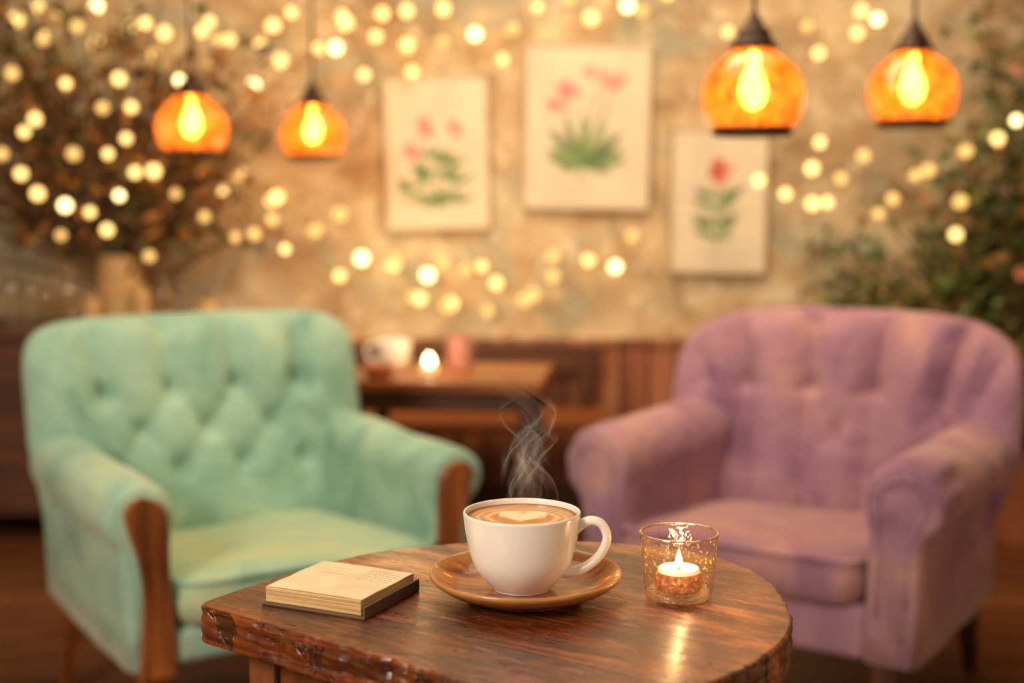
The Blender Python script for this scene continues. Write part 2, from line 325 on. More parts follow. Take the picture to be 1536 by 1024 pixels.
# ---------------------------------------------------------------- room
WY=4.7; XL=-2.4; XR=2.4; YB=-1.6; HC=2.7
def struct(name,c,s,mat):
    o=box(name,c,s,mat,bev=0); o['kind']='structure'; return o
struct('floor',(0,(WY+YB)/2,-.05),(XR-XL+.4,WY-YB+.4,.1),M['floor'])
struct('ceiling',(0,(WY+YB)/2,HC+.05),(XR-XL+.4,WY-YB+.4,.1),M['ceil'])
struct('wall_back',(0,WY+.05,HC/2),(XR-XL+.2,.1,HC),M['wall'])
struct('wall_left',(XL-.05,(WY+YB)/2,HC/2),(.1,WY-YB,HC),M['wall'])
struct('wall_right',(XR+.05,(WY+YB)/2,HC/2),(.1,WY-YB,HC),M['wall'])
struct('trim_1',(0,WY-.012,.31),(XR-XL,.024,.62),M['wains'])
struct('trim_2',(0,WY-.02,.632),(XR-XL,.04,.020),M['wains'])
struct('baseboard_back',(0,WY-.03,.05),(XR-XL,.02,.1),M['sidewood'])

# ---------------------------------------------------------------- soft-form builder
def pillow(hx,hy,tf,tb,n=5,p=5,res=(60,50),disp=None):
    nx,ny=res
    s=np.sin(np.pi/2*np.arange(-nx,nx+1)/nx); t=np.sin(np.pi/2*np.arange(-ny,ny+1)/ny)
    s=.5*s+.5*np.arange(-nx,nx+1)/nx; t=.5*t+.5*np.arange(-ny,ny+1)/ny
    S,T=np.meshgrid(s,t,indexing='ij'); m=np.maximum(np.abs(S),np.abs(T)); mm=np.where(m<1e-9,1,m)
    s1=np.abs(S)/mm; t1=np.abs(T)/mm; sc=1/np.maximum((s1**n+t1**n)**(1/n),1e-6)
    A=hx*S*sc; B=hy*T*sc; prof=np.sqrt(np.clip(1-m**p,0,1))
    H=tf*prof; Hb=-tb*prof
    if disp is not None: H=H+disp(A,B)*np.clip(prof*1.3,0,1)
    return A,B,H,Hb
def gridfaces(nx,ny,off=0):
    f=[]
    for i in range(nx-1):
        for j in range(ny-1):
            a=off+i*ny+j; f.append((a,a+1,a+ny+1,a+ny))
    return f
def nz(x,y,z,s=1.0): return noise.noise(Vector((x*s,y*s,z*s)))

def pillow_obj(name,args,tf3,mat,parent,seed=0,namp=.004,nscale=9):
    A,B,H,Hb=pillow(**args); nx,ny=A.shape; vs=[]
    for HH in (H,Hb):
        for i in range(nx):
            for j in range(ny):
                a,b,h=A[i,j],B[i,j],HH[i,j]
                h+=namp*nz(a+seed,b,h*2,nscale)*(1 if abs(h)>1e-5 else 0)
                vs.append(tf3(a,b,h))
    fs=gridfaces(nx,ny)+gridfaces(nx,ny,nx*ny)
    return mk(name,vs,fs,mat,parent,merge=2e-5),(A,B,H)

def seg_d(A,B,p,q):
    px,py=p;qx,qy=q;dx,dy=qx-px,qy-py;l=dx*dx+dy*dy
    t=np.clip(((A-px)*dx+(B-py)*dy)/l,0,1)
    return np.sqrt((A-px-t*dx)**2+(B-py-t*dy)**2)

def armchair(name,loc,theta,fab,fabseat,label,style):
    e=empty(name,loc,label,'armchair',theta)
    P=style
    bz=P['back_z']; hz=P['back_hz']; hx=P['back_hx']
    w=P['tw']; z1=P['r1']-bz; z2=P['r2']-bz; z3=P['r3']-bz
    row1=[(x*w,z1) for x in P['row1']]; row2=[(x*w,z2) for x in P['row2']]; row3=[(x*w,z3) for x in P['row1']]
    segs=[]; dw=P['dw']
    for a in row1:
        segs.append((a,(a[0]*P['fan'],hz*1.05),P['vw']))
        for b in row2:
            if abs(a[0]-b[0])<w*.75: segs.append((a,b,dw))
    for a in row3:
        for b in row2:
            if abs(a[0]-b[0])<w*.75: segs.append((a,b,dw*.7))
        segs.append((a,(a[0],-hz),max(dw*.7,P.get('straight',0))))
    if P.get('straight'):
        for a,b in zip(row1,row3): segs.append((a,b,P['straight']))
    for xx in P.get('extra',[]):
        segs.append(((xx*w,z1+.02),(xx*w*P['fan'],hz*1.05),P['vw']*.5))
    btn=row1+row2+(row3 if not P.get('straight') else [])
    def disp(A,B):
        h=np.zeros(A.shape)
        for p,q,wt in segs:
            k=np.clip(seg_d(A,B,p,q)/P['cr'],0,1); h=np.minimum(h,-P['ta']*wt*(1-k)**2*(1+.6*k))
        for p in btn:
            r2=(A-p[0])**2+(B-p[1])**2; h=h-P['tb']*np.exp(-r2/(.026**2))
        return h
    lean=P['lean']; cur=P['curve']; crown=P['crown']; BY=P['by']
    def bt(a,b,h):
        z=bz+b-crown*(abs(a)/hx)**P['cp']*max(0,(b+hz)/(2*hz))
        x=a*(1-P['nar']*max(0,-b/hz))
        y=BY-h+(z-.4)*lean-cur*(abs(a)/hx)**2.2
        return (x,y,z)
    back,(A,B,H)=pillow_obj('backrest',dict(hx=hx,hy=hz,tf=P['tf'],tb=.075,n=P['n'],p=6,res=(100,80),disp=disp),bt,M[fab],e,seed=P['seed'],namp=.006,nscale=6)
    bm=None
    prof=[(0,.004),(.004,.0035),(.006,.002),(.007,0),(.005,-.003),(0,-.004)]
    for i,(a,b) in enumerate(btn):
        k=np.argmin((A-a)**2+(B-b)**2); h=H.flat[k]; x,y,z=bt(a,b,h+.001)
        if bm is None:
            bm=lathe('button',prof,M[fab],e,n=16); bm.rotation_euler=(R(90),0,0); o=bm
        else: o=cp(bm,e)
        o.location=(x,y,z)
    box('rear_panel',(0,BY+.075,.36),(.60,.06,.30),M[fab],e,bev=.02,seg=4,smooth=True)
    rb=P['rail_b']; IX=P['ix']
    box('seat_rail',(0,0,(rb+.320)/2),(2*IX+.02,.64,.320-rb),M[fab],e,bev=.022,seg=5,smooth=True)
    # cushion slopes gently down towards the back
    def sz(b): return .368-.050*(b+.305)/.61
    def st(a,b,h):
        return (a,-.060+b,sz(b)+h+.008*math.cos(a*5)*math.cos(b*5))
    sw=IX+.006
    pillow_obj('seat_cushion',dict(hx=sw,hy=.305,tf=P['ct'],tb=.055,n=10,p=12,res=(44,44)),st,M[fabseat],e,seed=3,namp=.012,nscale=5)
    pts=[]
    for i in range(140):
        an=2*math.pi*i/140; c,s=math.cos(an),math.sin(an); q=(abs(c)**10+abs(s)**10)**(-1/10)
        x_=(sw-.006)*q*c; y_=.299*q*s
        pts.append((x_*.998,-.060+y_,sz(y_)+P['ct']*.72+.006*math.cos(x_*5)*math.cos(y_*5)))
    tube('cushion_welt',pts,.0058,M[fab],e,n=6,closed=True)
    Rr=P['R']; cx,cz=P['ac']; ox_=P['ox']; mid=(IX+ox_)/2
    for sg in (-1,1):
        sec=[(IX,rb),(IX,.30),(IX,.40),(IX+.001,.47)]
        a0,a1=R(188),R(-50)
        for i in range(27):
            an=a0+(a1-a0)*i/26; sec.append((cx+Rr*math.cos(an),cz+Rr*math.sin(an)))
        ex=sec[-1]
        sec+=[(max(ex[0]-.018,ox_+.004),ex[1]-.02),(ox_+.002,.425),(ox_,.40),(ox_-.002,.33),(ox_-.004,rb)]
        ys=list(np.linspace(-.315,-.275,9))+list(np.linspace(-.26,.30,28))+list(np.linspace(.31,.335,5))
        vs=[];m=len(sec);fs=[]
        for yi,y in enumerate(ys):
            d0=(y+.315)/.04; d1=(.335-y)/.03
            ins=0
            if d0<1: ins=.017*(1-math.sqrt(max(0,1-(1-d0)**2)))
            if d1<1: ins=.02*(1-math.sqrt(max(0,1-(1-d1)**2)))
            for (x,z) in sec:
                if z>cz-.02: ax,az=cx,cz
                else: ax,az=mid,z
                vx,vz=x-ax,z-az; l=math.hypot(vx,vz)+1e-9; q=max(0,l-ins)/l
                X=ax+vx*q; Z=az+vz*q
                Z+=P['arise']*(y+.315)*(1 if z>.45 else 0)
                nn=.010*nz(X*3+sg*7+P['seed'],y*1.5,Z*3,3.5)
                nn+=P['fold']*math.sin(math.atan2(Z-cz,X-cx)*9+2*nz(y*6,sg,2))*math.exp(-((y+.24)/.06)**2)*(1 if z>cz-.05 else 0)
                X+=nn if x>mid else nn*.3; Z+=nn*.6 if z>.5 else 0
                X+=P['flare']*max(0,(z-.35))*(.3-y)*.15
                vs.append((sg*X,y,Z))
        ny=len(ys)
        for i in range(ny-1):
            for j in range(m):
                a=i*m+j;b=i*m+(j+1)%m; fs.append((a,b,b+m,a+m))
        fs.append(tuple(range(m))); fs.append(tuple((ny-1)*m+j for j in range(m)))
        arm=mk('arm',vs,fs,M[fab],e)
        front=[vs[j] for j in range(m)]
        tube('arm_welt',[(x*1.0,-.309,z) for x,y,z in front[1:-1]],.0052,M[fab],e,n=6)
        if P['wood']:
            top=.580
            zs=np.linspace(rb-.01,top,34)
            def hw(z):
                t=(z-rb)/(top-rb); base=.0265+.008*max(0,1-t*2.2)+.0125*math.exp(-((t-.88)/.2)**2)
                if t>.90: base*=math.sqrt(max(0,1-((t-.90)/.10)**2))
                return base
            def cc(z):
                t=(z-rb)/(top-rb); return IX+.040+.022*t*t-.008*math.sin(t*math.pi)
            vs=[];fs=[]
            layers=[(-.300,0),(-.324,0),(-.329,.004)]
            for (yy,ins) in layers:
                for z in zs:
                    h=max(hw(z)-ins,.0005); vs.append((sg*(cc(z)-h),yy,z if ins==0 else z-ins*.3))
                for z in zs[::-1]:
                    h=max(hw(z)-ins,.0005); vs.append((sg*(cc(z)+h),yy,z if ins==0 else z-ins*.3))
            m=len(zs)*2
            for i in range(2):
                for j in range(m):
                    a=i*m+j;b=i*m+(j+1)%m; fs.append((a,b,b+m,a+m))
            fs.append(tuple(2*m+j for j in range(m)))
            mk('arm_facing',vs,fs,M['chairwood'],e,smooth=False,label='stained wooden arm facing')
        else:
            pv=[]
            for k in range(m):
                x,y,z=front[k]; x=abs(x)
                ax,az=(cx,cz) if z>cz-.02 else (mid,z)
                pv.append((sg*(ax+(x-ax)*.70),-.3155,az+(z-az)*.70 if z>cz-.02 else z))
            tube('arm_piping',pv[1:-1],.0048,M[fab],e,n=6)
    wood=M['chairwood'] if P['wood'] else M['darkwood']
    lx=mid-.01
    for (x,y,dx,dy) in ((-lx,-.285,0,-.01),(lx,-.285,0,-.01),(-lx,.29,-.01,.05),(lx,.29,.01,.05)):
        vs=[];fs=[]
        hs=[(rb+.03,.028),(rb-.03,.026),(rb*.5,.021),(0,.015)]
        for (z,h) in hs:
            t=1-z/(rb+.03); ox,oy=x+dx*t,y+dy*t
            for sx,sy in ((-1,-1),(1,-1),(1,1),(-1,1)): vs.append((ox+sx*h,oy+sy*h,z))
        for i in range(3):
            for j in range(4): a=i*4+j;b=i*4+(j+1)%4; fs.append((a,b,b+4,a+4))
        fs.append((0,1,2,3)); fs.append((12,13,14,15))
        lo=mk('leg',vs,fs,wood,e,smooth=False,label='wooden leg')
        bv=lo.modifiers.new('b','BEVEL'); bv.width=.004; bv.segments=2
    return e

mint=dict(back_z=.585,back_hz=.277,back_hx=.405,tw=.158,r1=.690,r2=.600,r3=.510,row1=[-1.5,-.5,.5,1.5],row2=[-1,0,1],fan=1.12,dw=.38,vw=.95,cp=3,
   cr=.062,ta=.036,tb=.022,lean=.22,curve=.035,crown=.010,by=.30,nar=.10,tf=.085,n=8,seed=1,rail_b=.245,ct=.060,R=.068,ac=(.338,.540),ix=.276,ox=.376,arise=0,flare=.0,fold=.0,wood=True)
purp=dict(back_z=.578,back_hz=.282,back_hx=.440,tw=.165,r1=.665,r2=.560,r3=.46,row1=[-1.5,-.5,.5,1.5],row2=[-1,0,1],fan=1.22,dw=.16,vw=1.1,cp=3.6,straight=.70,
   cr=.066,ta=.048,tb=.010,lean=.22,curve=.095,crown=.030,by=.31,nar=.12,tf=.095,n=5.2,seed=11,rail_b=.205,ct=.062,R=.084,ac=(.346,.538),ix=.270,ox=.384,arise=.01,flare=.05,fold=.004,wood=False,extra=[-2.1,2.1])
purp['row2']=[0]
armchair('armchair',(-.570,2.768,0),R(32.5),'mint','mint_seat','mint green button-tufted velvet armchair with wooden arm facings',mint)
armchair('armchair',(.650,2.904,0),R(-34),'purple','purple_seat','dusty mauve velvet armchair with pleated back and rolled arms',purp)

# ---------------------------------------------------------------- front table
TZ=.74
tb=empty('coffee_table',(0,1.16,0),'worn varnished dark-wood table with rounded edge and straight side','table')
def T(x,y,z=0): return (x,y-1.16,z)
arc=[(.05,.905),(.128,.937),(.199,1.004),(.243,1.085),(.256,1.17),(.248,1.26),(.204,1.333),(.122,1.376),(.03,1.388),(-.06,1.376),(-.15,1.338),(-.222,1.262)]
out=smoothprof(arc,22)
out+=[(-.262,1.205),(-.281,1.176),(-.287,1.165),(-.288,1.156),(-.283,1.149),(-.272,1.140)]
for k in range(1,90):
    t=k/90; out.append((-.272+(.03+.272)*t,1.140+(.908-1.140)*t))
o2=[]
for i,(x,y) in enumerate(out):
    q=.0014*nz(x*40,y*40,3)+.010*max(0,nz(x*70,y*70,8)-.30)+.0014*nz(x*160,y*160,5)
    cxy=Vector((x-0,y-1.16)); cxy.normalize(); o2.append((x-cxy.x*q,y-cxy.y*q))
out=o2
def slab(name,outl,z0,z1,mat,parent,bev=.0028,label=None):
    bm=bmesh.new(); vs=[bm.verts.new(T(x,y,z1)) for x,y in outl]; f=bm.faces.new(vs)
    r=bmesh.ops.extrude_face_region(bm,geom=[f]); 
    for v in r['geom']:
        if isinstance(v,bmesh.types.BMVert): v.co.z=z0
    bmesh.ops.recalc_face_normals(bm,faces=bm.faces)
    ed=[e for e in bm.edges if len(e.link_faces)==2 and e.calc_face_angle(0)>1.2 and abs(e.verts[0].co.z-e.verts[1].co.z)<1e-5]
    bmesh.ops.bevel(bm,geom=ed,offset=bev,segments=2,profile=.5,affect='EDGES')
    side=[e for e in bm.edges if abs(e.verts[0].co.z-e.verts[1].co.z)>.01]
    bmesh.ops.subdivide_edges(bm,edges=side,cuts=5)
    for v in bm.verts:
        if v.co.z<z1-.0015:
            d=Vector((v.co.x,v.co.y,0)).normalized(); a=.0020*nz(v.co.x*28,v.co.y*28,v.co.z*140)+.005*max(0,nz(v.co.x*60,v.co.y*60,v.co.z*160+5)-.22)
            v.co-=d*a
    me=bpy.data.meshes.new(name); bm.to_mesh(me); bm.free(); me.materials.append(mat)
    o=bpy.data.objects.new(name,me); COL.objects.link(o); o.parent=parent
    return o
slab('tabletop',out,TZ-.036,TZ,M['table'],tb)
legp=[(-.222,1.158),(.015,.985),(.195,1.12),(.02,1.33)]
for i,(x,y) in enumerate(legp):
    v,f=boxg(0,0,(TZ-.036)/2,.034,.034,TZ-.036,.003,2,.85)
    o=mk('leg',v,f,M['tableleg'],tb,smooth=False); o.location=T(x,y); o.rotation_euler=(0,0,R(-34))
for i in range(4):
    a=Vector(legp[i]);b=Vector(legp[(i+1)%4]); d=b-a; c=(a+b)/2
    v,f=boxg(0,0,0,d.length-.03,.018,.05,.002)
    o=mk('apron',v,f,M['tableleg'],tb,smooth=False); o.location=T(c.x,c.y,TZ-.036-.026); o.rotation_euler=(0,0,math.atan2(d.y,d.x))

SX,SY=.0125,1.185
sc=empty('saucer',(SX,SY,TZ),'round streaky amber-brown stoneware saucer under the coffee cup','saucer')
sp=smoothprof([(0,.0),(.048,0),(.052,.001),(.057,.003),(.070,.0070),(.082,.0125),(.0895,.0185),(.0910,.0220),(.0895,.0238),(.0865,.0222),(.078,.0160),(.066,.0095),(.052,.0070),(.036,.0067),(.02,.0065),(0,.0065)],4)
lathe('saucer_dish',sp,M['saucer'],sc,n=96,wob=lambda a,z:1+.004*math.sin(3*a+1))
CX,CY,CZ=.0094,1.185,TZ+.0068
cu=empty('coffee_cup',(CX,CY,CZ),'white ceramic cup filled with latte, on the saucer','cup',rot=R(-6))
cpf=smoothprof([(0,.002),(.022,.002),(.0245,0),(.027,0),(.0285,.002),(.033,.0065),(.0405,.0155),(.0468,.027),(.0508,.041),(.0535,.056),(.0552,.070),(.0554,.0732),(.0546,.0744),(.0532,.0736),(.0524,.068),(.051,.055),(.048,.04),(.0435,.028),(.036,.016),(.024,.009),(0,.008)],4)
lathe('cup_body',cpf,M['ceramic'],cu,n=96)
hp=smoothprof([(.0500,0,.0585),(.0570,0,.0635),(.066,0,.0665),(.0750,0,.0635),(.0800,0,.0530),(.0780,0,.0420),(.0710,0,.0310),(.0610,0,.0225),(.0500,0,.0175),(.0400,0,.0170)],6)
hv,hf=tubeg(hp,lambda t:.0044+.0016*abs(2*t-1)**3,12)
hv=[(x,y*1.35,z) for x,y,z in hv]
mk('cup_handle',hv,hf,M['ceramic'],cu)
n=130; vs=[(0,0,.0690)];cols=[];fs=[]
rings=[.0526*k/n for k in range(1,n+1)]; A_=160
def sst(a,b,x):
    t=min(1,max(0,(x-a)/(b-a))); return t*t*(3-2*t)
def foam(x,y):
    r=math.hypot(x,y)
    brown=np.array(L('#b06c2c')); dark=np.array(L('#86491a')); cream=np.array(L('#f8e0ba')); tan=np.array(L('#d0924a'))
    wx=.0060*nz(x*45,y*45,3.1)+.0026*nz(x*130,y*130,1); wy=.0060*nz(x*45,y*45,8.1)+.002*nz(x*130,y*130,6)
    g=.5+.5*nz(x*70,y*70,7)
    c=tan*g+brown*(1-g)
    X=x+wx*.6; Y=(y+.004)+wy*.6
    rr=math.hypot(X*.82,Y*1.0)
    for (r0,w_,al) in ((.0270,.0026,.60),(.0345,.0020,.42),(.0405,.0016,.28)):
        gap=sst(-.9,-.3,math.sin(math.atan2(Y,X)))*.6+.4
        k=math.exp(-((rr-r0)/w_)**2)*al*gap; c=c*(1-k)+cream*k
    k=sst(.045,.052,r); c=c*(1-k)+dark*k
    hx=(x+wx*.35)/.0240; hy=(y+.001+wy*.3)/.0215
    hv_=(hx*hx+hy*hy-.62)**3-hx*hx*hy**3*1.35
    k=1-sst(-.03,.035,hv_)
    gr=math.exp(-((abs(hx)-.05)/.05)**2)*sst(.1,.5,hy)*.4
    c=c*(1-k)+(cream*(1-gr)+tan*gr)*k
    return c
cols.append(foam(0,0))
for k,r in enumerate(rings):
    for i in range(A_):
        a=2*math.pi*i/A_; x,y=r*math.cos(a),r*math.sin(a); vs.append((x,y,.0690+(.0004 if k==n-1 else 0))); cols.append(foam(x,y))
for i in range(A_): fs.append((0,1+i,1+(i+1)%A_))
for k in range(n-1):
    for i in range(A_):
        a=1+k*A_+i;b=1+k*A_+(i+1)%A_; fs.append((a,b,b+A_,a+A_))
co=mk('latte',vs,fs,M['coffee'],cu,cols=np.array(cols),label='latte foam with poured heart pattern')

# notebook
nb=empty('notebook',(-.1600,1.1760,TZ),'small worn open-page notebook with dark brown cover','notebook',rot=R(-25))
W2,D2=.106,.096
box('cover',(0,0,.0015),(W2+.005,D2+.005,.003),M['cover'],nb,bev=.001)
box('page_block',(-.001,0,.0100),(W2-.003,D2,.014),M['pages'],nb,bev=.0008)
box('spine',(W2/2+.0012,0,.0065),(.003,D2+.004,.011),M['cover'],nb,bev=.001)
gx,gy=160,150; vs=[];cols=[]
pg=np.array(L('#ecd8b4')); ink=np.array(L('#9a7450'))
r2=random.Random(3)
lines=[]
for k in range(6):
    y0=D2*(.38-.06*k); x=.010
    while x<(.044 if k else .034):
        l=r2.uniform(.003,.007); lines.append((x,y0,l)); x+=l+.0016
for k in range(3): lines.append((-.03,D2*(.33-.09*k),.022))
for i in range(gx+1):
    for j in range(gy+1):
        x=(i/gx-.5)*(W2-.003)-.001; y=(j/gy-.5)*D2; c=pg*(.92+.14*nz(x*40,y*40,2))
        for q,(lx,ly,l) in enumerate(lines):
            if lx<=x<=lx+l and abs(y-ly)<(.0009 if q<len(lines)-3 else .0005): c=c*.45+ink*.55
        ed=min(x+W2/2,W2/2-x-.002,D2/2-abs(y))
        if ed<.004: c=c*(.82+.18*ed/.004)
        vs.append((x,y,.0173+.0012*math.sin((i/gx)*math.pi)**.5*.4+.0005*nz(x*50,y*50,1))); cols.append(c)
mk('page',vs,gridfaces(gx+1,gy+1),M['paint'],nb,cols=np.array(cols),label='cream top page with faint lines of text')

# votive
VX,VY=.157,1.178
vo=empty('candle_holder',(VX,VY,TZ),'clear speckled glass tumbler glowing amber on the table','candle holder')
lathe('glass_cup',smoothprof([(0,.0005),(.026,.0005),(.0300,.0016),(.0318,.005),(.0335,.02),(.0352,.04),(.0365,.0620)],5),M['glass'],vo,n=96)
lathe('glass_base',smoothprof([(0,.0076),(.026,.0076),(.0295,.0066),(.0302,.004),(.028,.0018),(0,.0012)],4),M['glass'],vo,n=64,label='thick clear glass base')
rimg=glassmat('glass_rim_edge',(.95,.88,.76),gl=1.0,base_gl=.35)
tube('glass_rim',[(.0360*math.cos(a),.0360*math.sin(a),.0620) for a in np.linspace(0,2*math.pi,96,endpoint=False)],.0012,rimg,vo,n=8,closed=True,label='polished glass rim')
ca=empty('tealight_candle',(VX,VY,TZ+.0083),'lit small candle with white wax inside the glass tumbler','candle')
lathe('candle_body',[(0,0),(.0205,0),(.0220,.002),(.0215,.015),(.0195,.0165),(0,.0165)],M['waxred'],ca,n=48,label='reddish amber candle body')
lathe('wax',smoothprof([(0,.0180),(.010,.0180),(.0160,.0200),(.0185,.0205),(.0195,.0180),(.0195,.0167)],3),M['wax'],ca,n=48,label='melted white wax top')
tube('wick',[(0,0,.016),(.0003,0,.020),(.0008,0,.0225)],.0006,M['black'],ca,n=6)
lathe('flame',smoothprof([(0,.0205),(.0023,.0222),(.0036,.0250),(.0030,.0295),(.0016,.034),(0,.0385)],4),M['flame'],ca,n=20)

# steam
def steam():
    m,nt,out=newmat('steam_vapour'); a=N(nt,'ShaderNodeAttribute',attribute_name='Col')
    tr=N(nt,'ShaderNodeBsdfTransparent'); df=N(nt,'ShaderNodeBsdfTranslucent'); df.inputs[0].default_value=(1,.97,.93,1)
    em=N(nt,'ShaderNodeEmission',Strength=.45); em.inputs[0].default_value=(1,.9,.78,1)  # weak emission stands in for light scattered by the steam
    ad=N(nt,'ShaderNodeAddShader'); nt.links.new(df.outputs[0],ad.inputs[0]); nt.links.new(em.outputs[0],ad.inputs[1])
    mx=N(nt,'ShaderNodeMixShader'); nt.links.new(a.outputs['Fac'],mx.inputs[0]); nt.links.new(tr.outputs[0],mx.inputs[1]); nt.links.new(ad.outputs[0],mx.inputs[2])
    nt.links.new(mx.outputs[0],out.inputs[0])
    vs=[];fs=[];cols=[];rr=random.Random(31)
    for k in range(18):
        sd=rr.uniform(0,50); x0=rr.uniform(-.020,.020); y0=rr.uniform(-.012,.012); z0=.070+rr.uniform(0,.045); h=rr.uniform(.045,.095); wd=rr.uniform(.007,.017); al=rr.uniform(.05,.12)
        nL,nW=100,18; off=len(vs)
        for i in range(nL+1):
            t=i/nL; z=z0+h*t; amp=.008+.020*t; zz=z-.07
            x=x0*(1-.3*t)+amp*nz(sd*.25,zz*24,0)*1.8+.012*nz(3.3,zz*18,1)+.004*zz/.1+.003*nz(sd+9,z*80,1); y=y0+amp*nz(sd,z*20,5)
            tw=nz(sd,z*22,9)*3.2
            for j in range(nW+1):
                s=j/nW-.5; w_=wd*(.5+.9*t)
                vs.append((x+math.cos(tw)*s*w_,y+math.sin(tw)*s*w_,z+.005*math.sin(s*5+sd)))
                e_=math.cos(s*math.pi)
                prof_=max(0,e_)**.7*(.25+.75*(s+.5)**2)
                v=al*prof_*max(0,math.sin(math.pi*min(1,t*1.0)))**.8*(.35+1.3*max(0,nz(sd+s*2.5,z*45,3)+.2))
                v=min(.40,v*1.6); cols.append((v,v,v))
        for f in gridfaces(nL+1,nW+1,off): fs.append(f)
    o=mk('steam',vs,fs,m,None,cols=np.array(cols)); o.location=(CX,CY,CZ)
    tag(o,'thin wispy steam rising from the hot coffee','steam',kind='stuff')
steam()

# ---------------------------------------------------------------- prints
def paint(name,cx,cz,w,h,rot,shapes,label):
    e=empty(name,(cx,WY-.022,cz),label,'picture',group='botanical prints on the wall')
    e.rotation_euler=(0,rot,0)
    box('canvas',(0,0.002,0),(w-.006,.030,h-.006),pmat('canvas_edge',two('#e8dcc4','#d8c8a8'),rough=.9),e,bev=.002)
    t=.008
    v=[];f=[]
    for c,s in (((0,-.002,h/2),(w+t,.038,t)),((0,-.002,-h/2),(w+t,.038,t)),((w/2,-.002,0),(t,.038,h)),((-w/2,-.002,0),(t,.038,h))):
        a,b=boxg(*c,*s,.0015,1); o=len(v); v+=a; f+=[[i+o for i in q] for q in b]
    mk('frame',v,f,M['frame'],e,smooth=False)
    nx=110; ny=int(nx*h/w)
    U,V=np.meshgrid(np.linspace(0,1,nx),np.linspace(0,h/w,ny),indexing='ij')
    C=np.zeros((nx,ny,3)); bg=np.array(L('#e2d4bc'))
    nn=np.array([[nz(U[i,j]*3,V[i,j]*3,cx*7) for j in range(ny)] for i in range(nx)])
    C[:]=bg; C*=(1+.12*nn[...,None])
    for (x0,y0,x1,y1,wd,c,al) in shapes:
        dx,dy=x1-x0,y1-y0; l=dx*dx+dy*dy+1e-9; tt=np.clip(((U-x0)*dx+(V-y0)*dy)/l,0,1)
        d=np.sqrt((U-x0-tt*dx)**2+(V-y0-tt*dy)**2); ww=wd*np.sqrt(np.clip(4*tt*(1-tt),.04,1))
        k=np.clip((ww-d)/.012+.5,0,1)*al; C=C*(1-k[...,None])+np.array(L(c))*k[...,None]
    vs=[((U[i,j]-.5)*(w-.01),-.0145,(h/w/2-V[i,j])*(w-.01)) for i in range(nx) for j in range(ny)]
    mk('print',vs,gridfaces(nx,ny),M['paint'],e,cols=C.reshape(-1,3),label='botanical watercolour on cream paper')
    return e
def leafs(rr,x,y,n,ln,wd,cols,a0,a1,al=.85):
    o=[]
    for i in range(n):
        a=R(rr.uniform(a0,a1)); l=ln*rr.uniform(.6,1.1); o.append((x,y,x+math.cos(a)*l,y-math.sin(a)*l,wd*rr.uniform(.7,1.2),rr.choice(cols),al))
    return o
G=['#6a8456','#5a774c','#88a06c','#76905f']; K=['#cc807e','#d89a96','#c47076','#dca8a0']
rr=random.Random(4)
s1=[(.5,1.3,.48,.5,.008,G[0],.8),(.45,1.25,.3,.5,.008,G[1],.7),(.52,1.25,.68,.5,.008,G[1],.7),(.5,1.3,.22,.8,.008,G[0],.7)]
for (x,y) in ((.25,1.2),(.4,1.25),(.55,1.2),(.7,1.22),(.4,1.0),(.62,.98),(.55,.85),(.22,1.1),(.72,1.05),(.5,1.25),(.32,.95),(.68,.85),(.45,.78)): s1+=leafs(rr,x,y,9,.16,.022,G,10,170,.75)
for (x,y) in ((.36,.42),(.40,.50),(.66,.45),(.70,.52),(.22,.68),(.28,.72)): s1+=leafs(rr,x,y,7,.085,.032,K,0,360,.7)
s2=[(.46,1.12,.46,.5,.014,G[0],.9),(.46,1.0,.3,.45,.010,G[1],.8),(.46,1.0,.7,.35,.010,G[1],.8),(.46,.9,.6,.3,.009,G[0],.8)]
for i,(a,l) in enumerate(((20,.36),(38,.40),(60,.38),(85,.36),(112,.36),(135,.38),(158,.32),(5,.36),(172,.28),(30,.26),(150,.24),(195,.18),(-12,.24))):
    a=R(a); s2.append((.46,.95,.46+math.cos(a)*l,.95-math.sin(a)*l,.040,G[i%4],.85))
for (x,y) in ((.3,.38),(.24,.45),(.62,.27),(.7,.3),(.55,.22),(.36,.33),(.75,.24)): s2+=leafs(rr,x,y,7,.10,.034,K,0,360,.6)
s3=[(.48,1.3,.5,.42,.012,G[0],.9)]
for (x,y,a) in ((.48,1.15,30),(.48,1.15,150),(.48,1.0,20),(.48,1.0,165),(.49,.85,40),(.48,.85,140),(.5,.7,30),(.48,.7,155)):
    s3+=leafs(rr,x,y,4,.28,.028,G,a-20,a+20)
s3+=leafs(rr,.52,.42,16,.15,.05,['#c85c50','#d87868','#b85048'],0,360,.75); s3+=leafs(rr,.25,.62,5,.05,.02,['#b8a8c0'],0,360,.6); s3+=leafs(rr,.75,.6,5,.05,.02,['#c8a0a8'],0,360,.6)
paint('framed_print',-.271,1.315,.372,.545,R(-1.2),s1,'framed botanical print with pink blossoms and fine green leaves')
paint('framed_print',.271,1.409,.45,.585,R(.8),s2,'large framed botanical print with pale pink flowers and broad leaves')
paint('framed_print',.75,1.143,.345,.515,R(.5),s3,'framed botanical print with one red flower on a stem')

